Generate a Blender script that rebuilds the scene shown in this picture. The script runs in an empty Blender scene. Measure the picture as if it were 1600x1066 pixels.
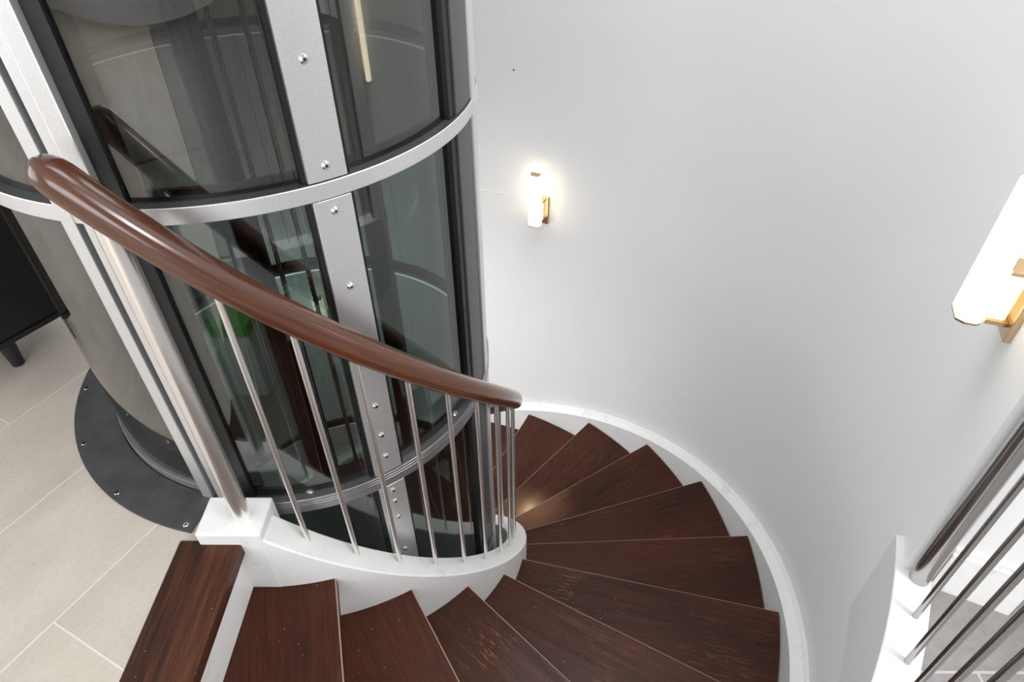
import bpy, math, random
from mathutils import Vector, Matrix
random.seed(4)
sc = bpy.context.scene
COL = sc.collection
PI = math.pi
# ------------------------------------------------------------------ camera, world, lights, exposure
H = 0.1923; DA = 0.2684; A0 = -1.5639; SL = H / DA          # rise, angle per tread, first nosing, slope
cam_d = bpy.data.cameras.new('camera'); cam = bpy.data.objects.new('camera', cam_d); COL.objects.link(cam)
yaw, pitch, roll = -0.018, 0.7154, -0.0124
d = Vector((math.sin(yaw) * math.cos(pitch), math.cos(yaw) * math.cos(pitch), -math.sin(pitch)))
r = Vector((math.cos(yaw), -math.sin(yaw), 0)); u = r.cross(d)
c_, s_ = math.cos(roll), math.sin(roll)
r, u = c_ * r + s_ * u, -s_ * r + c_ * u
M = Matrix((r, u, -d)).transposed().to_4x4(); M.translation = (0.6806, -1.5936, 1.4346)
cam.matrix_world = M
cam_d.sensor_width = 36; cam_d.lens = 1044.37 / 1600 * 36; cam_d.clip_start = 0.02
sc.camera = cam
w = bpy.data.worlds.new('world'); sc.world = w; w.use_nodes = True
w.node_tree.nodes['Background'].inputs[0].default_value = (0.80, 0.90, 1.0, 1)
w.node_tree.nodes['Background'].inputs[1].default_value = 1.2
sc.view_settings.view_transform = 'Standard'; sc.view_settings.look = 'None'
sc.view_settings.gamma = 1; sc.view_settings.use_curve_mapping = False
sc.view_settings.exposure = 0.06

ZF = -3.27; ZC = 2.8
def area(name, loc, target, sx, sy, power, col=(1, 1, 1)):
    l = bpy.data.lights.new(name, 'AREA'); l.shape = 'RECTANGLE'; l.size = sx; l.size_y = sy; l.energy = power; l.color = col
    o = bpy.data.objects.new(name, l); COL.objects.link(o); o.location = loc
    o.rotation_euler = (Vector(target) - Vector(loc)).to_track_quat('-Z', 'Y').to_euler()
    return o
area('stairwell_fill', (0.75, 0.1, 2.74), (0.75, 0.1, 0), 1.5, 1.5, 38, (1, 1, 1))  # soft fill added over the stairwell to brighten walls and treads
area('ceiling_panel_light', (2.35, -1.9, 2.74), (2.35, -1.9, 0), 0.6, 1.3, 70, (1, 1, 1))
area('window_daylight_back', (-0.6, -5.0, 1.45), (-0.6, 0, 1.2), 3.0, 1.9, 90, (1, 1, 1))
area('window_daylight_left', (-3.4, -1.6, 1.45), (0, -1.6, 1.2), 2.4, 1.9, 40, (0.97, 0.99, 1))
area('window_daylight_far', (-1.6, 4.0, 1.45), (-1.4, 0, 1.2), 2.4, 1.9, 60, (0.97, 0.99, 1))
area('lower_room_fill', (-1.6, 1.7, -0.45), (-1.6, 1.7, -3), 1.6, 1.6, 90, (1, 1, 1))  # fill added to brighten the lower level behind the glass
area('under_landing_fill', (-1.0, 0.2, -0.40), (-0.5, 0.9, -2.2), 0.7, 0.7, 45, (1, 1, 1))  # extra fill added under the landing to brighten the lower stairwell

# ------------------------------------------------------------------ materials
def mat(name, col=(0.8, 0.8, 0.8), rough=0.5, metal=0.0, spec=0.5, emit=None, es=0, coat=0):
    m = bpy.data.materials.new(name); m.use_nodes = True
    b = m.node_tree.nodes['Principled BSDF']
    b.inputs['Base Color'].default_value = (*col, 1); b.inputs['Roughness'].default_value = rough
    b.inputs['Metallic'].default_value = metal; b.inputs['Specular IOR Level'].default_value = spec
    b.inputs['Coat Weight'].default_value = coat; b.inputs['Coat Roughness'].default_value = 0.15
    if emit:
        b.inputs['Emission Color'].default_value = (*emit, 1); b.inputs['Emission Strength'].default_value = es
    return m
def nodes(m): return m.node_tree.nodes, m.node_tree.links, m.node_tree.nodes['Principled BSDF']
def noise(m, vec, scale, detail=4, rough=0.5, stretch=None, rot=None):
    N, L, b = nodes(m)
    mp = N.new('ShaderNodeMapping'); L.new(vec, mp.inputs['Vector'])
    if stretch: mp.inputs['Scale'].default_value = stretch
    if rot: mp.inputs['Rotation'].default_value = rot
    n = N.new('ShaderNodeTexNoise'); n.inputs['Scale'].default_value = scale; n.inputs['Detail'].default_value = detail
    n.inputs['Roughness'].default_value = rough
    L.new(mp.outputs[0], n.inputs['Vector']); return n.outputs['Fac']
def ramp(m, fac, stops):
    N, L, b = nodes(m); rp = N.new('ShaderNodeValToRGB'); L.new(fac, rp.inputs[0])
    e = rp.color_ramp.elements
    while len(e) < len(stops): e.new(0.5)
    for k, (p, c) in enumerate(stops): e[k].position = p; e[k].color = (*c, 1) if len(c) == 3 else c
    return rp.outputs[0]
def mixc(m, fac, a, b2, blend='MIX'):
    N, L, b = nodes(m); x = N.new('ShaderNodeMix'); x.data_type = 'RGBA'; x.blend_type = blend
    for i, v in ((0, fac), (6, a), (7, b2)):
        if isinstance(v, (int, float)): x.inputs[i].default_value = v
        elif isinstance(v, tuple): x.inputs[i].default_value = (*v, 1)
        else: L.new(v, x.inputs[i])
    return x.outputs[2]
def coord(m, which='Object'):
    N, L, b = nodes(m); t = N.new('ShaderNodeTexCoord'); return t.outputs[which]
def wpos(m):
    N, L, b = nodes(m); return N.new('ShaderNodeNewGeometry').outputs['Position']
def bump(m, h, dist, strength=1):
    N, L, b = nodes(m); bp = N.new('ShaderNodeBump'); bp.inputs['Distance'].default_value = dist; bp.inputs['Strength'].default_value = strength
    L.new(h, bp.inputs['Height']); L.new(bp.outputs[0], b.inputs['Normal'])

plaster = mat('white_plaster', (0.76, 0.765, 0.775), 0.6, spec=0.3)
f = noise(plaster, wpos(plaster), 5, 5); bump(plaster, f, 0.004, 0.35)
N, L, b = nodes(plaster); L.new(ramp(plaster, noise(plaster, wpos(plaster), 1.3, 2), [(0.3, (0.80, 0.80, 0.805)), (0.7, (0.82, 0.82, 0.825))]), b.inputs['Base Color'])
fascia_shade = mat('fascia_shade', (0.68, 0.68, 0.68), 0.6, spec=0.3)  # plaster white greyed: shade on the landing fascia put into the colour
white_paint = mat('white_gloss_paint', (0.83, 0.83, 0.825), 0.35)
f = noise(white_paint, wpos(white_paint), 30, 4); bump(white_paint, f, 0.002, 0.3)
N, L, b = nodes(white_paint); L.new(ramp(white_paint, noise(white_paint, wpos(white_paint), 9, 6, 0.7), [(0.28, (0.66, 0.65, 0.63)), (0.42, (0.83, 0.83, 0.825)), (1, (0.85, 0.85, 0.845))]), b.inputs['Base Color'])
ceil_m = mat('ceiling_paint', (0.82, 0.82, 0.82), 0.8)

# tile floor: planks run 63 degrees from x
tile = mat('travertine_tile', (0.6, 0.57, 0.53), 0.42)
N, L, b = nodes(tile)
pos = wpos(tile)
mp = N.new('ShaderNodeMapping'); L.new(pos, mp.inputs['Vector'])
mp.vector_type = 'TEXTURE'; mp.inputs['Rotation'].default_value = (0, 0, math.radians(63.2))
# after inverse rotation: X along the planks (u), Y = -n
sep = N.new('ShaderNodeSeparateXYZ'); L.new(mp.outputs[0], sep.inputs[0])
def math_n(m, op, a, b2=None):
    n = m.node_tree.nodes.new('ShaderNodeMath'); n.operation = op
    for i, v in ((0, a), (1, b2)):
        if v is None: continue
        if isinstance(v, (int, float)): n.inputs[i].default_value = v
        else: m.node_tree.links.new(v, n.inputs[i])
    return n.outputs[0]
bx = math_n(tile, 'ADD', sep.outputs[0], 0.634 + 6.5 + 0.325)
by = math_n(tile, 'ADD', sep.outputs[1], -0.573 + 0.3286 * 20)
cmb = N.new('ShaderNodeCombineXYZ'); L.new(bx, cmb.inputs[0]); L.new(by, cmb.inputs[1])
br = N.new('ShaderNodeTexBrick'); L.new(cmb.outputs[0], br.inputs['Vector'])
br.offset = 0.5; br.offset_frequency = 2; br.inputs['Scale'].default_value = 1
br.inputs['Brick Width'].default_value = 0.65; br.inputs['Row Height'].default_value = 0.3286
br.inputs['Mortar Size'].default_value = 0.0022; br.inputs['Mortar Smooth'].default_value = 0.3
br.inputs['Color1'].default_value = (0.0, 0.0, 0.0, 1); br.inputs['Color2'].default_value = (1, 1, 1, 1); br.inputs['Mortar'].default_value = (0.5, 0.5, 0.5, 1)
cloud = noise(tile, cmb.outputs[0], 2.6, 6, 0.6, stretch=(1, 2.2, 1))
fine = noise(tile, cmb.outputs[0], 55, 3, 0.7, stretch=(1, 1.8, 1))
c1 = ramp(tile, cloud, [(0.3, (0.50, 0.445, 0.385)), (0.7, (0.60, 0.54, 0.475))])
c2 = ramp(tile, fine, [(0.30, (0.90, 0.89, 0.88)), (0.50, (1, 1, 1)), (1, (1.0, 1.0, 1.0))])
c3 = mixc(tile, 1.0, c1, c2, 'MULTIPLY')
pit = noise(tile, cmb.outputs[0], 130, 1, 0.5, stretch=(0.5, 2.0, 1))
c3 = mixc(tile, 1.0, c3, ramp(tile, pit, [(0.20, (0.75, 0.73, 0.70)), (0.28, (1, 1, 1))]), 'MULTIPLY')
tone = mixc(tile, 1.0, c3, ramp(tile, br.outputs['Color'], [(0, (0.95, 0.95, 0.95)), (1, (1.03, 1.03, 1.03))]), 'MULTIPLY')
L.new(mixc(tile, br.outputs['Fac'], tone, (0.68, 0.65, 0.59)), b.inputs['Base Color'])
bump(tile, fine, 0.001, 0.2)

grey_tile = mat('grey_stone_tile', (0.3, 0.3, 0.29), 0.5)
N, L, b = nodes(grey_tile)
cl = noise(grey_tile, wpos(grey_tile), 40, 5, 0.7)
br3 = N.new('ShaderNodeTexBrick'); L.new(wpos(grey_tile), br3.inputs['Vector']); br3.inputs['Scale'].default_value = 1
br3.inputs['Brick Width'].default_value = 0.65; br3.inputs['Row Height'].default_value = 0.33; br3.inputs['Mortar Size'].default_value = 0.003
L.new(mixc(grey_tile, br3.outputs['Fac'], ramp(grey_tile, cl, [(0.3, (0.20, 0.19, 0.185)), (0.7, (0.27, 0.26, 0.25))]), (0.42, 0.41, 0.40)), b.inputs['Base Color'])
carpet = mat('lower_floor_tile', (0.10, 0.09, 0.08), 0.5)
N, L, b = nodes(carpet)
br2 = N.new('ShaderNodeTexBrick'); L.new(wpos(carpet), br2.inputs['Vector']); br2.inputs['Scale'].default_value = 1
br2.inputs['Brick Width'].default_value = 0.6; br2.inputs['Row Height'].default_value = 0.3; br2.inputs['Mortar Size'].default_value = 0.004
br2.inputs['Color1'].default_value = (0.30, 0.26, 0.23, 1); br2.inputs['Color2'].default_value = (0.25, 0.22, 0.2, 1); br2.inputs['Mortar'].default_value = (0.12, 0.11, 0.1, 1)
L.new(br2.outputs['Color'], b.inputs['Base Color'])

# dark stained wood treads: grain along local x
def wood(name, stops, rough, axis, scratch=0.0, rnd=True, coat=0.3, vec='Object', gscale=1.0, fine_amt=0.7):
    m = mat(name, (0.05, 0.02, 0.015), rough, coat=coat); N, L, b = nodes(m)
    v = coord(m, vec)
    if rnd:
        oi = N.new('ShaderNodeObjectInfo'); mul = math_n(m, 'MULTIPLY', oi.outputs['Random'], 37.0)
        ad = N.new('ShaderNodeVectorMath'); ad.operation = 'ADD'; L.new(v, ad.inputs[0])
        cx = N.new('ShaderNodeCombineXYZ'); L.new(mul, cx.inputs[0]); L.new(mul, cx.inputs[1]); L.new(mul, cx.inputs[2]); L.new(cx.outputs[0], ad.inputs[1]); v = ad.outputs[0]
    st = {'x': (1, 22, 22), 'y': (22, 1, 22)}[axis]
    g1 = noise(m, v, 3.0 * gscale, 8, 0.65, stretch=st)
    g2 = noise(m, v, 1.2 * gscale, 3, 0.5, stretch=tuple(1 if s == 1 else 3 for s in st))
    fine = noise(m, v, 14 * gscale, 4, 0.7, stretch=tuple(1 if s == 1 else 30 for s in st))
    col = ramp(m, g1, stops)
    col = mixc(m, ramp(m, g2, [(0.35, (0, 0, 0)), (0.7, (0.5, 0.5, 0.5))]), col, tuple(x * 1.5 for x in stops[-1][1]))
    col = mixc(m, fine_amt, col, ramp(m, fine, [(0.35, (0.35, 0.33, 0.33)), (0.55, (1, 1, 1))]), 'MULTIPLY')
    if scratch:
        s1 = noise(m, v, 12, 3, 0.85, stretch=tuple(1 if s == 1 else 12 for s in st))
        s2 = noise(m, v, 3.2, 2, 0.5)
        sx = N.new('ShaderNodeSeparateXYZ'); L.new(coord(m, vec), sx.inputs[0])
        rm = ramp(m, sx.outputs[0], [(0.80, (0, 0, 0)), (0.90, (1, 1, 1)), (0.98, (0.2, 0.2, 0.2))])
        msk = math_n(m, 'MULTIPLY', ramp(m, s1, [(0.57, (0, 0, 0)), (0.61, (1, 1, 1))]), ramp(m, s2, [(0.50, (0, 0, 0)), (0.62, (1, 1, 1))]))
        msk = math_n(m, 'MULTIPLY', msk, math_n(m, 'ADD', rm, 0.0)); b.inputs['Specular IOR Level'].default_value = 0.16
        col = mixc(m, math_n(m, 'MULTIPLY', msk, scratch), col, (0.42, 0.20, 0.08))
        dots = N.new('ShaderNodeTexVoronoi'); dots.inputs['Scale'].default_value = 34; L.new(v, dots.inputs['Vector'])
        dm = math_n(m, 'MULTIPLY', math_n(m, 'LESS_THAN', dots.outputs['Distance'], 0.045), 0.7)
        col = mixc(m, dm, col, (0.45, 0.33, 0.25))
    L.new(col, b.inputs['Base Color'])
    L.new(ramp(m, g1, [(0.3, (rough + 0.12,) * 3), (0.7, (rough - 0.05,) * 3)]), b.inputs['Roughness'])
    bump(m, fine, 0.0006, 0.5 if fine_amt > 0.5 else 0.12)
    return m
tread_m = wood('dark_walnut_tread', [(0.3, (0.022, 0.0068, 0.0035)), (0.5, (0.040, 0.0115, 0.0055)), (0.72, (0.068, 0.0195, 0.0085))], 0.35, 'x', scratch=0.65, coat=0.06)
board_m = wood('worn_walnut_board', [(0.33, (0.008, 0.004, 0.003)), (0.5, (0.032, 0.0105, 0.006)), (0.70, (0.105, 0.034, 0.013))], 0.36, 'x', scratch=0.15, rnd=False, coat=0.25)
rail_m = wood('polished_red_brown_wood', [(0.3, (0.042, 0.0125, 0.006)), (0.5, (0.075, 0.023, 0.010)), (0.72, (0.13, 0.045, 0.019))], 0.18, 'x', rnd=False, coat=0.55, vec='UV', fine_amt=0.4)
edge_m = mat('worn_tread_edge', (0.34, 0.22, 0.16), 0.4)
def brushed(name, col, rough, ax=(1, 1, 60), metal=1.0):
    m = mat(name, col, rough, metal); n = noise(m, coord(m), 12, 3, 0.6, stretch=ax)
    N, L, b = nodes(m); L.new(ramp(m, n, [(0.2, (rough * 0.92,) * 3), (0.8, (rough * 1.08,) * 3)]), b.inputs['Roughness']); return m
steel_shade = mat('shaded_brushed_steel', (0.50, 0.49, 0.48), 0.22, 1.0)  # same steel as below, its dim surroundings put into a darker colour
steel = mat('brushed_stainless_steel', (0.90, 0.87, 0.83), 0.27, 0.9)
chrome = mat('polished_bolt_metal', (0.75, 0.75, 0.75), 0.15, 1.0)
brass = mat('brushed_brass', (0.60, 0.45, 0.28), 0.28, 1.0)
silver = mat('silver_painted_aluminium', (0.56, 0.57, 0.58), 0.38, 0.8)
grey_silver = mat('darker_aluminium', (0.36, 0.37, 0.385), 0.4, 0.8)  # darker tone for the rings at floor level and below
n = noise(silver, wpos(silver), 320, 2, 0.7); N, L, b = nodes(silver)
L.new(ramp(silver, n, [(0.25, (0.70, 0.705, 0.715)), (0.75, (0.82, 0.825, 0.835))]), b.inputs['Base Color'])
dark_metal = mat('charcoal_painted_metal', (0.055, 0.055, 0.058), 0.45, 0.3)
bronze_metal = mat('dark_metal_and_column_shade', (0.11, 0.105, 0.105), 0.42, 0.5)  # right column's shade is put into this colour; other dark parts share it
N, L, b = nodes(bronze_metal)
L.new(ramp(bronze_metal, noise(bronze_metal, wpos(bronze_metal), 320, 2, 0.7), [(0.25, (0.08, 0.078, 0.078)), (0.75, (0.15, 0.145, 0.145))]), b.inputs['Base Color'])
black = mat('black_rubber_seal', (0.008, 0.008, 0.009), 0.4)
plate_m = mat('dark_grey_steel_plate', (0.07, 0.07, 0.073), 0.5, 0.3)
N, L, b = nodes(plate_m)
L.new(ramp(plate_m, noise(plate_m, wpos(plate_m), 14, 5, 0.6), [(0.3, (0.052, 0.052, 0.055)), (0.7, (0.09, 0.09, 0.092))]), b.inputs['Base Color'])
cab_m = wood('black_stained_oak', [(0.3, (0.004, 0.004, 0.004)), (0.5, (0.008, 0.007, 0.007)), (0.72, (0.014, 0.012, 0.011))], 0.45, 'x', rnd=False, coat=0.1)
cab_black = mat('black_leg_paint', (0.012, 0.012, 0.014), 0.45)
glow = mat('lit_frosted_diffuser', (0.9, 0.85, 0.7), 0.4, emit=(1.0, 0.90, 0.68), es=3.8)
glow2 = mat('lit_frosted_mount', (0.9, 0.8, 0.6), 0.4, emit=(1.0, 0.78, 0.42), es=1.1)
blue_m = mat('blue_print', (0.02, 0.22, 0.55), 0.5); green_m = mat('green_print', (0.03, 0.42, 0.05), 0.5)
white_m = mat('white_laminate', (0.8, 0.8, 0.8), 0.4); shade_m = mat('window_blind_fabric', (0.75, 0.75, 0.73), 0.8)
frame_m = mat('white_window_frame', (0.8, 0.8, 0.8), 0.4)

glass_m = bpy.data.materials.new('smoked_grey_glass'); glass_m.use_nodes = True
N = glass_m.node_tree.nodes; L = glass_m.node_tree.links; N.remove(N['Principled BSDF'])
tr = N.new('ShaderNodeBsdfTransparent'); tr.inputs[0].default_value = (0.515, 0.565, 0.55, 1)
gl = N.new('ShaderNodeBsdfGlossy'); gl.inputs[0].default_value = (0.95, 0.95, 0.95, 1); gl.inputs['Roughness'].default_value = 0.0
lw = N.new('ShaderNodeLayerWeight'); lw.inputs[0].default_value = 0.5           # facing = 1 - cos of the angle of incidence
pw = N.new('ShaderNodeMath'); pw.operation = 'POWER'; pw.inputs[1].default_value = 4.0; L.new(lw.outputs['Facing'], pw.inputs[0])
mu = N.new('ShaderNodeMath'); mu.operation = 'MULTIPLY_ADD'; mu.inputs[1].default_value = 0.9; mu.inputs[2].default_value = 0.11; mu.use_clamp = True; L.new(pw.outputs[0], mu.inputs[0])
mx = N.new('ShaderNodeMixShader'); L.new(mu.outputs[0], mx.inputs[0]); L.new(tr.outputs[0], mx.inputs[1]); L.new(gl.outputs[0], mx.inputs[2])
L.new(mx.outputs[0], N['Material Output'].inputs[0])
bronze_glass = glass_m.copy(); bronze_glass.name = 'bronze_tinted_glass'
for n_ in bronze_glass.node_tree.nodes:
    if n_.type == 'BSDF_TRANSPARENT': n_.inputs[0].default_value = (0.505, 0.50, 0.475, 1)
clear_glass = bpy.data.materials.new('clear_window_glass'); clear_glass.use_nodes = True
N = clear_glass.node_tree.nodes; L = clear_glass.node_tree.links; N.remove(N['Principled BSDF'])
tr = N.new('ShaderNodeBsdfTransparent'); gl = N.new('ShaderNodeBsdfGlossy'); gl.inputs['Roughness'].default_value = 0
mx = N.new('ShaderNodeMixShader'); mx.inputs[0].default_value = 0.06; L.new(tr.outputs[0], mx.inputs[1]); L.new(gl.outputs[0], mx.inputs[2]); L.new(mx.outputs[0], N['Material Output'].inputs[0])

# ------------------------------------------------------------------ mesh helpers
class MB:
    def __init__(s): s.v = []; s.f = []; s.mi = []; s.sm = []; s.uv = {}
    def add(s, vs, fs, mi=0, smooth=False, uvs=None):
        o = len(s.v); s.v += [tuple(x) for x in vs]
        for k, q in enumerate(fs):
            if uvs: s.uv[len(s.f)] = uvs[k]
            s.f.append([i + o for i in q]); s.mi.append(mi[k] if isinstance(mi, list) else mi); s.sm.append(smooth[k] if isinstance(smooth, list) else smooth)
    def box(s, x0, x1, y0, y1, z0, z1, T=None, mi=0):
        vs = [Vector((x, y, z)) for x in (x0, x1) for y in (y0, y1) for z in (z0, z1)]
        if T is not None: vs = [T @ v for v in vs]
        s.add(vs, [(0, 1, 3, 2), (4, 6, 7, 5), (0, 4, 5, 1), (2, 3, 7, 6), (0, 2, 6, 4), (1, 5, 7, 3)], mi)
    def sweep(s, prof, a0, a1, n, zf=None, mi=0, smooth=True):
        """profile of (radius, height) counter-clockwise, swept about the z axis"""
        m = len(prof); vs = []
        for i in range(n + 1):
            a = a0 + (a1 - a0) * i / n; dz = zf(a) if zf else 0
            for (rr, z) in prof: vs.append((rr * math.cos(a), rr * math.sin(a), z + dz))
        fs = []; mm = []; smm = []
        for i in range(n):
            for j in range(m):
                k = (j + 1) % m
                fs.append((i * m + j, (i + 1) * m + j, (i + 1) * m + k, i * m + k)); mm.append(mi[j] if isinstance(mi, list) else mi); smm.append(smooth)
        fs.append(tuple(range(m))); fs.append(tuple(n * m + m - 1 - j for j in range(m)))
        c = mi[0] if isinstance(mi, list) else mi
        s.add(vs, fs, mm + [c, c], smm + [False, False])
    def cyl(s, p0, p1, r0, r1=None, n=20, mi=0, caps=True):
        r1 = r0 if r1 is None else r1; p0 = Vector(p0); p1 = Vector(p1); d = (p1 - p0).normalized()
        x = d.orthogonal().normalized(); y = d.cross(x); vs = []
        for p, rr in ((p0, r0), (p1, r1)):
            for i in range(n):
                t = 2 * PI * i / n; vs.append(p + rr * (math.cos(t) * x + math.sin(t) * y))
        s.add(vs, [(i, (i + 1) % n, n + (i + 1) % n, n + i) for i in range(n)], mi, True)
        if caps: s.add(vs, [tuple(range(n))[::-1], tuple(range(n, 2 * n))], mi, False)
    def build(s, name, mats, parent=None, bevel=0, bseg=2, loc=None):
        me = bpy.data.meshes.new(name); P = parent_loc(parent) if parent else Vector((0, 0, 0))
        L0 = Vector(loc) if loc else P
        me.from_pydata([Vector(v) - L0 for v in s.v], [], s.f)
        mats = mats if isinstance(mats, (list, tuple)) else [mats]
        for m in mats: me.materials.append(m)
        for p, mi, sm in zip(me.polygons, s.mi, s.sm): p.material_index = mi; p.use_smooth = sm
        if s.uv:
            ul = me.uv_layers.new(name='UVMap')
            for fi, us in s.uv.items():
                for li, uvv in zip(me.polygons[fi].loop_indices, us): ul.data[li].uv = uvv
        import bmesh
        bm = bmesh.new(); bm.from_mesh(me); bmesh.ops.remove_doubles(bm, verts=bm.verts, dist=1e-6) if not s.uv else None
        bmesh.ops.recalc_face_normals(bm, faces=bm.faces)
        for e in bm.edges:
            if len(e.link_faces) != 2 or e.calc_face_angle(0) > math.radians(33): e.smooth = False
        bm.to_mesh(me); bm.free()
        o = bpy.data.objects.new(name, me); COL.objects.link(o)
        if parent: o.parent = parent
        o.location = L0 - P
        if bevel:
            b = o.modifiers.new('bevel', 'BEVEL'); b.width = bevel; b.segments = bseg; b.limit_method = 'ANGLE'; b.angle_limit = math.radians(40)
        return o
def parent_loc(o):
    v = Vector(o.location); q = o.parent
    while q: v += Vector(q.location); q = q.parent
    return v
def thing(name, label, cat, loc=(0, 0, 0), group=None):
    o = bpy.data.objects.new(name, None); COL.objects.link(o); o.location = loc; o.empty_display_size = 0.1
    o['label'] = label; o['category'] = cat
    if group: o['group'] = group
    return o
def tag(o, label, cat, group=None):
    o['label'] = label; o['category'] = cat
    if group: o['group'] = group
    return o
def struct(o): o['kind'] = 'structure'; return o
def P3(r, a, z): return Vector((r * math.cos(a), r * math.sin(a), z))
def line(a): return -SL * (a - A0)              # height of the nosing line at angle a
def rect(r0, r1, z0, z1): return [(r0, z0), (r1, z0), (r1, z1), (r0, z1)]

# ------------------------------------------------------------------ the setting
X0, X1, Y0, Y1 = -3.6, 4.4, -5.2, 4.2
HOLE_END = 2.80
def boxdist(a):
    c, s = math.cos(a), math.sin(a); t = 1e9
    if c > 1e-6: t = min(t, X1 / c)
    if c < -1e-6: t = min(t, X0 / c)
    if s > 1e-6: t = min(t, Y1 / s)
    if s < -1e-6: t = min(t, Y0 / s)
    return t
def slab(m, z0, z1, segs):
    for (a0, a1, rin) in segs:
        n = max(2, int(abs(a1 - a0) / 0.03)); vs = []; fs = []
        for i in range(n + 1):
            a = a0 + (a1 - a0) * i / n; R = boxdist(a)
            for rr, z in ((rin, z0), (R, z0), (R, z1), (rin, z1)): vs.append(P3(rr, a, z))
        for i in range(n):
            for j in range(4):
                k = (j + 1) % 4; fs.append((i * 4 + j, i * 4 + 4 + j, i * 4 + 4 + k, i * 4 + k))
        fs += [(0, 1, 2, 3), (n * 4 + 3, n * 4 + 2, n * 4 + 1, n * 4)]
        m.add(vs, fs)
m = MB(); slab(m, -0.012, 0.0, [(HOLE_END, 2 * PI - PI / 2 - 0.004, 0.585)])
struct(m.build('floor', tile))
m = MB(); slab(m, -0.012, 0.0, [(-PI / 2, HOLE_END, 1.78)])
struct(m.build('floor_east', grey_tile))
m = MB(); slab(m, -0.33, -0.0125, [(-PI / 2, HOLE_END, 1.76), (HOLE_END, 2 * PI - PI / 2 - 0.035, 0.60)])
struct(m.build('floor_slab_underside', ceil_m))
m = MB(); m.box(X0, X1, Y0, Y1, ZF - 0.1, ZF); struct(m.build('floor_lower', carpet))
m = MB()                                           # ceiling with an opening added for the fill light over the stairwell
for (xa, xb, ya, yb) in ((X0, 0.0, Y0, Y1), (1.5, X1, Y0, Y1), (0.0, 1.5, Y0, -0.65), (0.0, 1.5, 0.85, Y1)): m.box(xa, xb, ya, yb, ZC, ZC + 0.1)
struct(m.build('ceiling', ceil_m))
def wall_with_window(name, axis, c, t, lo, hi, z0, z1, wins):
    m = MB(); cuts = sorted(wins); x = lo
    def bb(a, b_, za, zb):
        if axis == 'y': m.box(a, b_, min(c, c + t), max(c, c + t), za, zb)
        else: m.box(min(c, c + t), max(c, c + t), a, b_, za, zb)
    for (a, b_, za, zb) in cuts:
        bb(x, a, z0, z1); bb(a, b_, z0, za); bb(a, b_, zb, z1); x = b_
    bb(x, hi, z0, z1)
    return struct(m.build(name, plaster))
wall_with_window('wall_back', 'y', Y0, -0.15, X0, X1, ZF, ZC, [(-2.1, 0.9, 0.5, 2.4)])
wall_with_window('wall_left', 'x', X0, -0.15, Y0, Y1, ZF, ZC, [(-2.8, -0.4, 0.5, 2.4)])
wall_with_window('wall_far', 'y', Y1, 0.15, X0, X1, ZF, ZC, [(-2.8, -0.4, 0.5, 2.4)])
wall_with_window('wall_east', 'x', X1, 0.15, Y0, Y1, ZF, ZC, [])
def window(i, axis, c, a, b_, za, zb):
    def q(m, p0, p1, z0, z1, d0, d1):
        if axis == 'y': m.box(p0, p1, c + d0, c + d1, z0, z1)
        else: m.box(c + d0, c + d1, p0, p1, z0, z1)
    m = MB()
    for k in range(4): x = a + (b_ - a - 0.05) * k / 3; q(m, x, x + 0.05, za, zb, -0.03, 0.03)
    q(m, a, b_, za, za + 0.05, -0.03, 0.03); q(m, a, b_, zb - 0.05, zb, -0.03, 0.03)
    o = struct(m.build('window_%d' % i, frame_m))
    m = MB(); q(m, a + 0.01, b_ - 0.01, za + 0.01, zb - 0.01, -0.003, 0.003); m.build('window_pane', clear_glass, o)
window(1, 'y', Y0 - 0.1, -2.1, 0.9, 0.5, 2.4); window(2, 'x', X0 - 0.1, -2.8, -0.4, 0.5, 2.4); window(3, 'y', Y1 + 0.1, -2.8, -0.4, 0.5, 2.4)

WR = 1.738; AE = -0.452
m = MB()
m.sweep(rect(WR, 1.945, ZF, -0.33), -1.9, 2.02, 150)
m.sweep(rect(WR, 1.945, -0.33, ZC), AE, 2.02, 110)
struct(m.build('wall_right', plaster))
# slab fascia on both sides of the stairwell
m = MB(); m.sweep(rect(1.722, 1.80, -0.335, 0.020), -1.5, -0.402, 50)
struct(m.build('trim_1', [fascia_shade, white_paint], bevel=0.003))
m = MB(); m.sweep([(WR - 0.0025, -0.322), (WR + 0.002, -0.330), (WR + 0.002, -0.312)], 1.21, 1.9, 40)
struct(m.build('trim_2', plaster))
# baseboard round the wall end
m = MB(); ca = P3(1, AE, 0); ta = P3(1, AE - PI / 2, 0)
T = Matrix(((ca.x, ta.x, 0, 0), (ca.y, ta.y, 0, 0), (0, 0, 1, 0), (0, 0, 0, 1)))
m.box(1.80, 1.957, 0, 0.014, 0, 0.13, T); m.box(1.80, 1.955, 0, 0.009, 0.13, 0.145, T)
struct(m.build('baseboard_right', white_paint))

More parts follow.
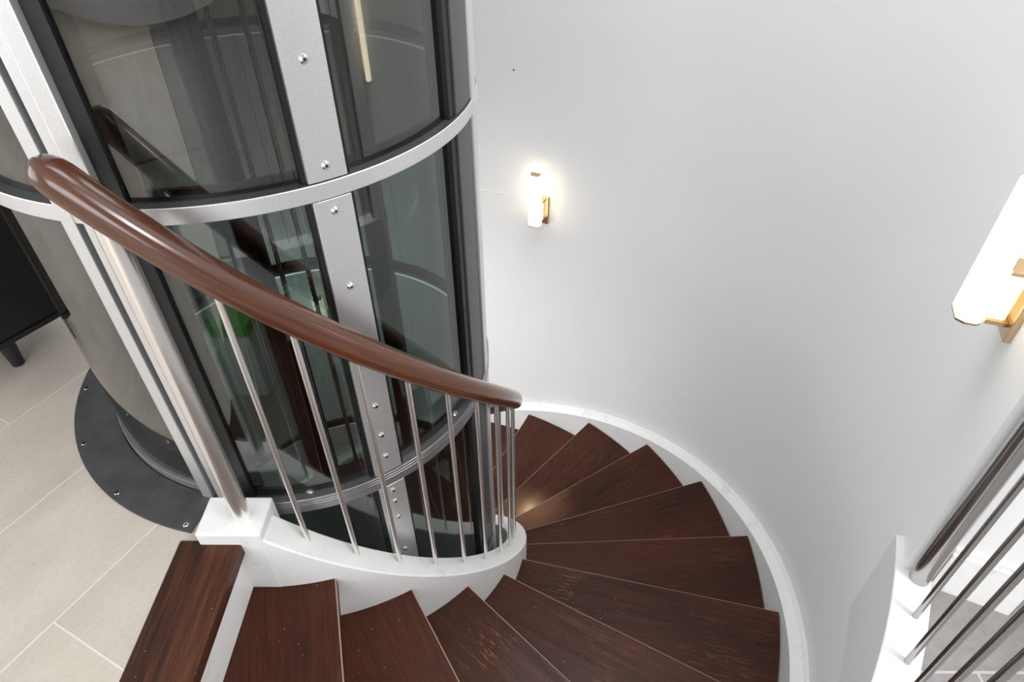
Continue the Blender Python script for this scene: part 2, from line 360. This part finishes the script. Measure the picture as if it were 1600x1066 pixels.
# ------------------------------------------------------------------ spiral staircase
stair = thing('spiral_staircase', 'white spiral staircase with dark brown wooden treads winding down around the glass elevator', 'staircase', (0, 0, ZF))
RI, RO = 0.694, 1.677
def tread_mb():
    m = MB(); n = 14; a1 = -DA - 0.035
    top = []; 
    for i in range(n + 1): a = a1 * i / n; top.append((RO * math.cos(a), RO * math.sin(a)))
    for i in range(n + 1): a = a1 * (n - i) / n; top.append((RI * math.cos(a), RI * math.sin(a)))
    k = len(top); c = 0.0034
    tp = list(top); tp[0] = (RO, -c); tp[-1] = (RI, -c)
    vs = [(x, y, 0) for x, y in tp] + [(x, y, -c if i in (0, k - 1) else 0) for i, (x, y) in enumerate(top)] + [(x, y, -0.038) for x, y in top]
    m.add(vs, [tuple(range(k))] + [(i, k + i, k + (i + 1) % k, (i + 1) % k) for i in (0, k - 2)] + [(k - 1, 2 * k - 1, k, 0)] + [tuple(range(3 * k - 1, 2 * k - 1, -1))]
          + [(k + i, 2 * k + i, 2 * k + (i + 1) % k, k + (i + 1) % k) for i in range(k)], [0, 0, 0, 1, 0] + [0] * k)
    return m
tr0 = None
for k in range(1, 17):
    if tr0 is None:
        tr0 = tread_mb().build('tread', [tread_m, edge_m]); t = tr0
    else:
        t = tr0.copy(); COL.objects.link(t)
    t.parent = stair; t.location = (0, 0, -k * H - ZF); t.rotation_euler = (0, 0, A0 + k * DA)
# risers
m = MB(); m.box(-0.034, -0.02, -1.72, -0.66, -H - 0.0, -0.036)
m.build('riser', white_paint, stair)
rz = None
for k in range(1, 17):
    if rz is None:
        m = MB(); m.box(RI - 0.01, RO + 0.01, -0.042, -0.028, -H + 0.001, -0.0375)
        rz = m.build('riser', white_paint, bevel=0); t = rz
    else: t = rz.copy(); COL.objects.link(t)
    t.parent = stair; t.location = (0, 0, -k * H - ZF); t.rotation_euler = (0, 0, A0 + k * DA)
AEND = 3.0
m = MB()
m.sweep([(0.622, -0.26), (0.703, -0.26), (0.703, 0.076), (0.622, 0.076)], -1.497, AEND, 170, zf=line)
o = m.build('inner_stringer', white_paint, stair, bevel=0.004)
m = MB()                                            # newel block
m.box(-0.100, 0.058, -0.702, -0.592, -0.30, 0.048)
m.build('newel_block', white_paint, stair, bevel=0.006, bseg=3)
m = MB()
m.sweep([(1.682, -0.26), (1.737, -0.26), (1.737, 0.058), (1.730, 0.060), (1.724, 0.052), (1.722, 0.040), (1.700, 0.037), (1.682, 0.035)], -1.5, AEND, 190, zf=line)
m.build('outer_stringer', white_paint, stair)
# landing nosing board
m = MB(); m.box(-0.152, 0.002, -1.70, -0.689, -0.035, 0.006)
o = m.build('nosing_board', board_m, loc=(-0.075, -1.2, 0), bevel=0.005, bseg=3)
# grain along y: rotate the object frame
o.rotation_euler = (0, 0, PI / 2)
for v in o.data.vertices: x, y = v.co.x, v.co.y; v.co.x, v.co.y = y, -x
tag(o, 'reddish dark wooden nosing board at the edge of the tiled landing', 'nosing board')

# ------------------------------------------------------------------ railings
def tube(m, pts, prof, mi=0, scales=None):
    """sweep a closed profile (side, up) along pts, with UVs (length, around)"""
    n = len(pts); k = len(prof); vs = []; acc = 0; us = [0]
    for i in range(1, n): acc += (pts[i] - pts[i - 1]).length; us.append(acc)
    for i, p in enumerate(pts):
        d = (pts[min(i + 1, n - 1)] - pts[max(i - 1, 0)]).normalized(); side = d.cross(Vector((0, 0, 1))).normalized(); up = side.cross(d)
        sc_ = scales[i] if scales else 1
        for (a, b_) in prof: vs.append(p + sc_ * (a * side + b_ * up))
    fs = []; uv = []
    per = 0.2
    for i in range(n - 1):
        for j in range(k):
            q = (j + 1) % k
            fs.append((i * k + j, (i + 1) * k + j, (i + 1) * k + q, i * k + q))
            uv.append(((us[i], j / k * per), (us[i + 1], j / k * per), (us[i + 1], (j + 1) / k * per), (us[i], (j + 1) / k * per)))
    fs += [tuple(range(k)), tuple(n * k - 1 - j for j in range(k))]; uv += [[(0, j / k * per) for j in range(k)]] * 2
    m.add(vs, fs, mi, True, uv)
def railprof(w_, h_, p=2.4, n=40):
    out = []
    for i in range(n):
        t = 2 * PI * i / n; c, s = math.cos(t), math.sin(t)
        out.append((w_ * math.copysign(abs(c) ** (2 / p), c), h_ * math.copysign(abs(s) ** (2 / p), s)))
    return out
def helix_rail(r_, a0, a1, zf, n, w_, h_):
    pts = []; scales = []; per = (a1 - a0)
    cap = 0.030
    aa = [a0 + per * i / n for i in range(n + 1)]
    for q in (0.02, 0.08, 0.2, 0.4, 0.7): pts.append(P3(r_, a0 - (cap / r_) * (1 - q), zf(a0 - (cap / r_) * (1 - q)))); scales.append(max(0.02, math.sqrt(1 - (1 - q) ** 2)) )
    for a in aa: pts.append(P3(r_, a, zf(a))); scales.append(1)
    for q in (0.7, 0.4, 0.2, 0.08, 0.02): pts.append(P3(r_, a1 + (cap / r_) * (1 - q), zf(a1 + (cap / r_) * (1 - q)))); scales.append(max(0.02, math.sqrt(1 - (1 - q) ** 2)))
    m = MB(); tube(m, pts, railprof(w_, h_), 0, scales); return m
RB = 0.653; ZB = lambda a: 0.076 + line(a); LB = 0.8041
rail = thing('spiral_railing', 'polished red-brown wooden handrail on steel balusters curling down around the elevator', 'railing', (0, -RB, 0.05))
helix_rail(RB, -1.63, AEND, lambda a: ZB(a) + LB + 0.022, 150, 0.032, 0.030).build('handrail', rail_m, rail)
m = MB(); m.cyl((0.004, -0.652, 0.045), (0.004, -0.652, 0.915), 0.0212, n=36); m.build('newel_post', steel, rail)
b0 = None
for j in range(0, 27):
    a = -1.364 + 0.1641 * j; p = P3(RB, a, ZB(a) - 0.012)
    if b0 is None:
        m = MB(); m.cyl(p, p + Vector((0, 0, LB + 0.02)), 0.0066, n=16); b0 = m.build('baluster', steel, rail, loc=p); base = p.copy(); b = b0
    else:
        b = b0.copy(); COL.objects.link(b)
    b.parent = rail; b.location = p - parent_loc(rail)
RL = 1.772
lrail = thing('landing_railing', 'steel railing standing on the white curb at the end of the curved wall', 'railing', P3(RL, -0.452, 0.028))
p = P3(RL, -0.462, 0.02)
m = MB(); m.cyl(p, p + Vector((0, 0, 0.93)), 0.0212, n=36); m.build('newel_post', steel_shade, lrail)
b0 = None
for j in range(0, 10):
    a = -0.520 - 0.0645 * j; p = P3(RL, a, 0.02)
    if b0 is None:
        m = MB(); m.cyl(p, p + Vector((0, 0, 0.92)), 0.0066, n=16); b0 = m.build('baluster', steel_shade, lrail, loc=p); b = b0
    else: b = b0.copy(); COL.objects.link(b)
    b.parent = lrail; b.location = p - parent_loc(lrail)
helix_rail(RL, -1.14, -0.44, lambda a: 0.965, 30, 0.032, 0.030).build('handrail', rail_m, lrail)

# ------------------------------------------------------------------ elevator
elev = thing('glass_elevator', 'round smoked glass elevator shaft framed in silver rings and columns beside the stairs', 'elevator', (0, 0, ZF))
RE = 0.575
LV = [-2.69, -1.815, -0.94, -0.0577, 0.8174, 1.692, 2.567]
for i, z in enumerate(LV):
    hh = 0.050 if i == 3 else 0.034
    m = MB(); m.sweep(rect(0.562, RE, z, z + hh), 0, 2 * PI, 120)
    ring = m.build('ring', silver if i > 3 else grey_silver, elev, bevel=0.0015)
    if i == 3:
        for q in (0.028, 0.038): m = MB(); m.sweep(rect(0.5745, 0.5757, z + q, z + q + 0.0016), 0, 2 * PI, 120); m.build('ridge', chrome, ring)
    zt = z + hh - 0.0005
    m = MB(); m.sweep(rect(0.528, 0.5735, z + hh - 0.003, zt + 0.0015), 0, 2 * PI, 120); m.build('ring_lip', dark_metal if i != 3 else bronze_metal, ring)
    m = MB(); m.sweep(rect(0.535, 0.5445, zt, zt + 0.02), 0, 2 * PI, 120); m.build('seal', black, ring)
def column(a0, a1, kind):
    m = MB()
    for i in range(len(LV)):
        z0 = LV[i] + 0.034 if i >= 0 else ZF; z1 = LV[i + 1] if i + 1 < len(LV) else ZC
        if i == 0:
            m.sweep(rect(0.535, 0.566, ZF, LV[0]), a0, a1, 6)
        m.sweep(rect(0.535, 0.570 if kind != 'plate' else 0.562, z0 + 0.002, z1 - 0.0), a0, a1, 8)
    return m
def seal(a0, a1):
    m = MB(); m.sweep(rect(0.530, 0.5655, ZF, ZC), a0, a1, 4); return m.build('seal', black, elev)
# left post: door frame strip, black gap, angle profile with a crease, deep seal
m = MB(); m.sweep(rect(0.545, 0.5775, -0.0105, ZC), -1.822, -1.770, 6); m.build('door_frame', silver, elev, bevel=0.002)
m = MB(); m.sweep(rect(0.52, 0.561, -0.0105, ZC), -1.770, -1.742, 3); m.build('seal', black, elev)
m = MB(); m.sweep([(0.54, ZF), (0.5765, ZF), (0.5765, ZC), (0.54, ZC)], -1.742, -1.700, 5); m.sweep([(0.54, ZF), (0.5785, ZF), (0.5785, ZC), (0.54, ZC)], -1.700, -1.640, 5)
m.build('column', silver, elev, bevel=0.0015)
m = MB(); m.sweep(rect(0.50, 0.562, ZF, ZC), -1.640, -1.585, 5); m.build('seal', black, elev)
# riveted centre column
o = column(-1.035, -0.897, 'plate').build('column', silver, elev)
seal(-1.050, -1.035); seal(-0.897, -0.884)
plt = None
for i in range(len(LV)):
    z0 = LV[i] + (0.034 if i != 3 else 0.052); z1 = LV[i + 1] if i + 1 < len(LV) else ZC
    if z1 > 2.6: z1 = ZC
    m = MB(); m.sweep(rect(0.562, 0.574, z0 + 0.003, z1 - 0.002), -1.033, -0.899, 8)
    pl = m.build('riveted_plate', silver, elev, bevel=0.001)
    for z in (1.52, 1.23, 1.07, 0.883, 0.790, 0.612, 0.42, 0.251, 0.144, 0.062, -0.085, -0.135, -0.211, -0.38, -0.6, -0.8):
        if z0 < z < z1:
            a = -0.966; q = P3(0.573, a, z); n_ = P3(1, a, 0); m = MB()
            m.cyl(q, q + n_ * 0.003, 0.0088, 0.0080, 20); m.cyl(q + n_ * 0.003, q + n_ * 0.0058, 0.0080, 0.0045, 20); m.cyl(q + n_ * 0.0058, q + n_ * 0.0061, 0.0028, n=6, mi=1)
            m.build('rivet', [chrome, black], pl)
# right column and the ones at the back
o = column(-0.318, -0.035, 'box').build('column', bronze_metal, elev)  # darker metal paints in the dim light on this column
m = MB(); m.sweep(rect(0.566, 0.5745, ZF, ZC), -0.140, -0.03, 5); m.build('column_edge_light', silver, o)  # lighter strip paints in the sconce light on the rim
seal(-0.365, -0.318); seal(-0.035, -0.02)
for (a, hw) in ((0.50, 0.07), (1.28, 0.05), (2.155, 0.075), (3.02, 0.07)):
    m = column(a - hw, a + hw, 'box').build('column', bronze_metal, elev)
    m2 = MB(); m2.sweep(rect(0.505, 0.534, ZF, ZC), a - hw - 0.012, a + hw + 0.012, 5); m2.build('seal', black, elev)
# glass panels between the columns, one per storey
cols = [(-1.585, -1.050), (-0.884, -0.365), (-0.02, 0.43), (0.57, 1.23), (1.33, 2.08), (2.23, 2.95), (3.09, 2 * PI - 1.822)]
for i in range(len(LV)):
    z0 = LV[i] + 0.034; z1 = LV[i + 1] if i + 1 < len(LV) else ZC
    for (a0, a1) in cols:
        if z0 < -1.9 : continue
        m = MB(); m.sweep(rect(0.548, 0.553, z0, z1), a0 + 0.002, a1 - 0.002, max(8, int((a1 - a0) / 0.03)))
        m.build('glass_panel', bronze_glass if i >= 4 or a1 > 4 else glass_m, elev)
# black guide rails on the back column and the twisted steel cables
for a in (2.10, 2.155, 2.21): q = P3(0.485, a, 0); m = MB(); m.box(q.x - 0.008, q.x + 0.008, q.y - 0.008, q.y + 0.008, ZF, ZC); m.build('guide_rail', black, elev)
for (x, y) in ((-0.018, 0.0), (0.062, 0.0)):
    m = MB()
    for ph in (0, 2 * PI / 3, 4 * PI / 3):
        n = 420; k = 6; vs = []; 
        for i in range(n + 1):
            z = -1.6 + 4.3 * i / n; t = ph + z * 2 * PI / 0.06; cx, cy = x + 0.0042 * math.cos(t), y + 0.0042 * math.sin(t)
            for j in range(k): q = 2 * PI * j / k; vs.append((cx + 0.0040 * math.cos(q), cy + 0.0040 * math.sin(q), z))
        m.add(vs, [(i * k + j, i * k + (j + 1) % k, (i + 1) * k + (j + 1) % k, (i + 1) * k + j) for i in range(n) for j in range(k)], 0, True)
    m.build('lift_cable', mat('cable_steel', (0.25, 0.26, 0.27), 0.35, 0.9), elev)
# sill of the elevator door on the landing
m = MB(); m.sweep(rect(0.525, 0.563, -0.010, 0.028), -3.4, -1.825, 60); m.build('door_sill', mat('grey_sill_metal', (0.17, 0.17, 0.175), 0.5, 0.2), elev, bevel=0.002)
m = MB(); m.sweep(rect(0.528, 0.5465, -0.01, 0.085), -3.3, -1.835, 60); m.build('kick_band', dark_metal, elev)
m = MB(); m.cyl((0, 0, -1.20), (0, 0, -1.14), 0.49, n=64); m.build('shaft_dark_disc', black, elev)  # black disc added to darken the shaft below floor level
# bolts on the floor level ring
for a in (-1.337, -0.49, 0.3):
    q = P3(0.548, a, -0.0065); m = MB(); m.cyl(q, q + Vector((0, 0, 0.002)), 0.012, n=20); m.cyl(q + Vector((0, 0, 0.002)), q + Vector((0, 0, 0.009)), 0.0085, 0.006, n=20); m.build('bolt', chrome, elev)

# dark curved floor plate
plate = thing('floor_plate', 'dark grey curved metal floor plate screwed to the tiles around the elevator', 'floor plate', (-0.6, 0, 0))
m = MB(); m.sweep(rect(0.5655, 0.681, 0.0002, 0.0042), -3.75, -1.768, 90); m.build('plate', plate_m, plate, bevel=0.001)
for a in (-1.807, -2.167, -2.527, -2.89, -3.25, -3.6):
    q = P3(0.663, a, 0.0040); m = MB(); m.cyl(q, q + Vector((0, 0, 0.0012)), 0.0072, 0.006, n=18); m.cyl(q + Vector((0, 0, 0.0011)), q + Vector((0, 0, 0.0013)), 0.003, n=6, mi=1); m.build('screw', [chrome, black], plate)

# ------------------------------------------------------------------ wall sconces
def sconce(a, zt, rc, label):
    base = P3(WR, a, zt - 0.30)
    t = thing('wall_sconce', label, 'wall light', base, 'brass wall sconces along the stair wall')
    n_ = -P3(1, a, 0); s = P3(1, a + PI / 2, 0)
    T = Matrix(((s.x, n_.x, 0, base.x), (s.y, n_.y, 0, base.y), (0, 0, 1, base.z), (0, 0, 0, 1)))   # x along wall, y off the wall
    dist = WR - rc
    def prism(prof, z0, z1, mi=0, smooth=False):
        m = MB(); k = len(prof); vs = [T @ Vector((x, y, z0)) for x, y in prof] + [T @ Vector((x, y, z1)) for x, y in prof]
        m.add(vs, [tuple(range(k - 1, -1, -1)), tuple(range(k, 2 * k))], mi, False); m.add(vs, [(i, (i + 1) % k, k + (i + 1) % k, k + i) for i in range(k)], mi, smooth); return m
    # bar: flat broad front with rounded shoulders
    prof = [(0.034, dist + 0.008), (0.023, dist + 0.024), (-0.023, dist + 0.024), (-0.034, dist + 0.008), (-0.034, dist - 0.013), (-0.026, dist - 0.022), (0.026, dist - 0.022), (0.034, dist - 0.013)]
    prism(prof, 0.010, 0.296).build('diffuser', glow, t, bevel=0.004, bseg=3)
    cx = [(x * 0.80, dist + (y - dist) * 0.80) for x, y in prof]
    cap = prism(cx, 0.2955, 0.300); cap.build('end_cap', brass, t)
    ce = [(x * 0.97, dist + (y - dist) * 0.97) for x, y in prof]
    prism(ce, 0.0055, 0.0105).build('end_cap', brass, t)
    # lit mounting block with brass edges and a metal back plate
    m = MB(); m.box(-0.024, 0.024, 0.020, dist - 0.0225, 0.022, 0.125, T); m.build('mount', glow2, t, bevel=0.004)
    for za, zb in ((0.012, 0.022), (0.125, 0.133)): m = MB(); m.box(-0.028, 0.028, 0.014, dist - 0.024, za, zb, T); m.build('bracket', brass, t, bevel=0.001)
    m = MB(); m.box(-0.045, 0.045, 0.0, 0.014, -0.012, 0.145, T); m.build('backplate', brass, t, bevel=0.002)
    return t
sconce(-0.333, 0.884, 1.66, 'large glowing brass wall sconce near the end of the curved wall above the landing railing')
sconce(1.10, -0.13, 1.66, 'small glowing wall sconce between the elevator and the far part of the curved wall')
sconce(1.90, -0.98, 1.66, 'glowing wall sconce seen through the elevator glass behind the handrail')

# ------------------------------------------------------------------ black cabinet on the landing
cb = thing('cabinet', 'black wooden cabinet on tapered legs standing on the tiles behind the elevator', 'cabinet', (-0.9, 0.1, 0))
ud = Vector((0.513, 0.858, 0)); nd = Vector((-0.858, 0.513, 0)); B = Vector((-0.769, 0.099, 0))
T = Matrix(((nd.x, ud.x, 0, B.x), (nd.y, ud.y, 0, B.y), (0, 0, 1, 0), (0, 0, 0, 1)))      # x away from the elevator, y along the side
m = MB(); m.box(0, 1.1, -0.40, 0, 0.125, 0.80, T); o = m.build('body', cab_m, cb, bevel=0.003)
m = MB(); m.box(-0.006, 1.106, -0.406, 0.006, 0.108, 0.124, T); m.build('bottom_rail', cab_black, cb)
m = MB(); m.box(-0.01, 1.11, -0.41, 0.01, 0.80, 0.82, T); m.build('cabinet_top', cab_m, cb)
for (x, y) in ((0.05, -0.205), (1.05, -0.35), (1.05, -0.05)):
    m = MB(); q = T @ Vector((x, y, 0)); m.cyl(q, q + Vector((0, 0, 0.11)), 0.018, 0.027, 20); m.build('leg', cab_black, cb, bevel=0.002)

# ------------------------------------------------------------------ lower room, seen through the glass
cs = thing('storage_cabinet', 'white cabinet with a green band around its top seen low through the elevator glass', 'cabinet', (-1.85, 3.25, ZF))
m = MB(); m.box(-2.13, -1.80, 3.0, 3.5, ZF + 0.002, -2.50); m.build('body', white_m, cs, bevel=0.004)
m = MB(); m.box(-2.14, -1.79, 2.99, 3.51, -2.50, -2.38); m.build('green_band', green_m, cs, bevel=0.003)
m = MB(); m.box(-2.34, -2.135, 2.95, 3.4, ZF + 0.002, -2.66)
tag(m.build('storage_box', white_m, loc=(-2.24, 3.2, ZF), bevel=0.004), 'low white storage box beside the cabinet with the green band', 'box')
pf = thing('framed_poster', 'blue framed poster leaning beside the white cabinet below the elevator glass', 'poster', (-1.42, 3.3, ZF))
m = MB(); m.box(-1.57, -1.25, 3.25, 3.29, ZF + 0.002, -1.95); m.build('frame', frame_m, pf, bevel=0.003)
m = MB(); m.box(-1.545, -1.275, 3.244, 3.25, ZF + 0.5, -1.98); m.build('print', blue_m, pf)
pw_ = thing('wall_poster', 'light blue poster hanging on the far wall of the lower room', 'poster', (-2.85, 4.19, -2.95))
m = MB(); m.box(-3.05, -2.6, 4.17, 4.20, -2.95, -2.5); m.build('frame', frame_m, pw_, bevel=0.002)
m = MB(); m.box(-3.02, -2.63, 4.164, 4.17, -2.92, -2.53); m.build('print', mat('light_blue_print', (0.12, 0.5, 0.75), 0.5), pw_)

q = P3(WR, 1.189, 0.337); n_ = -P3(1, 1.189, 0); m = MB(); m.cyl(q, q + n_ * 0.006, 0.0035, n=12)
tag(m.build('wall_nail', black, loc=q), 'tiny dark nail in the white wall above the far sconce', 'nail')
sl_ = bpy.data.lights.new('added_tread_glow', 'SPOT'); sl_.energy = 48; sl_.color = (1, 0.72, 0.42); sl_.spot_size = math.radians(23); sl_.spot_blend = 1; sl_.shadow_soft_size = 0.03  # spot added below the far sconce to cast the warm patch on the treads
so = bpy.data.objects.new('added_tread_glow', sl_); COL.objects.link(so); so.location = P3(1.66, 1.10, -0.45)
so.rotation_euler = (P3(0.88, 0.66, -1.6) - P3(1.66, 1.10, -0.45)).to_track_quat('-Z', 'Y').to_euler()
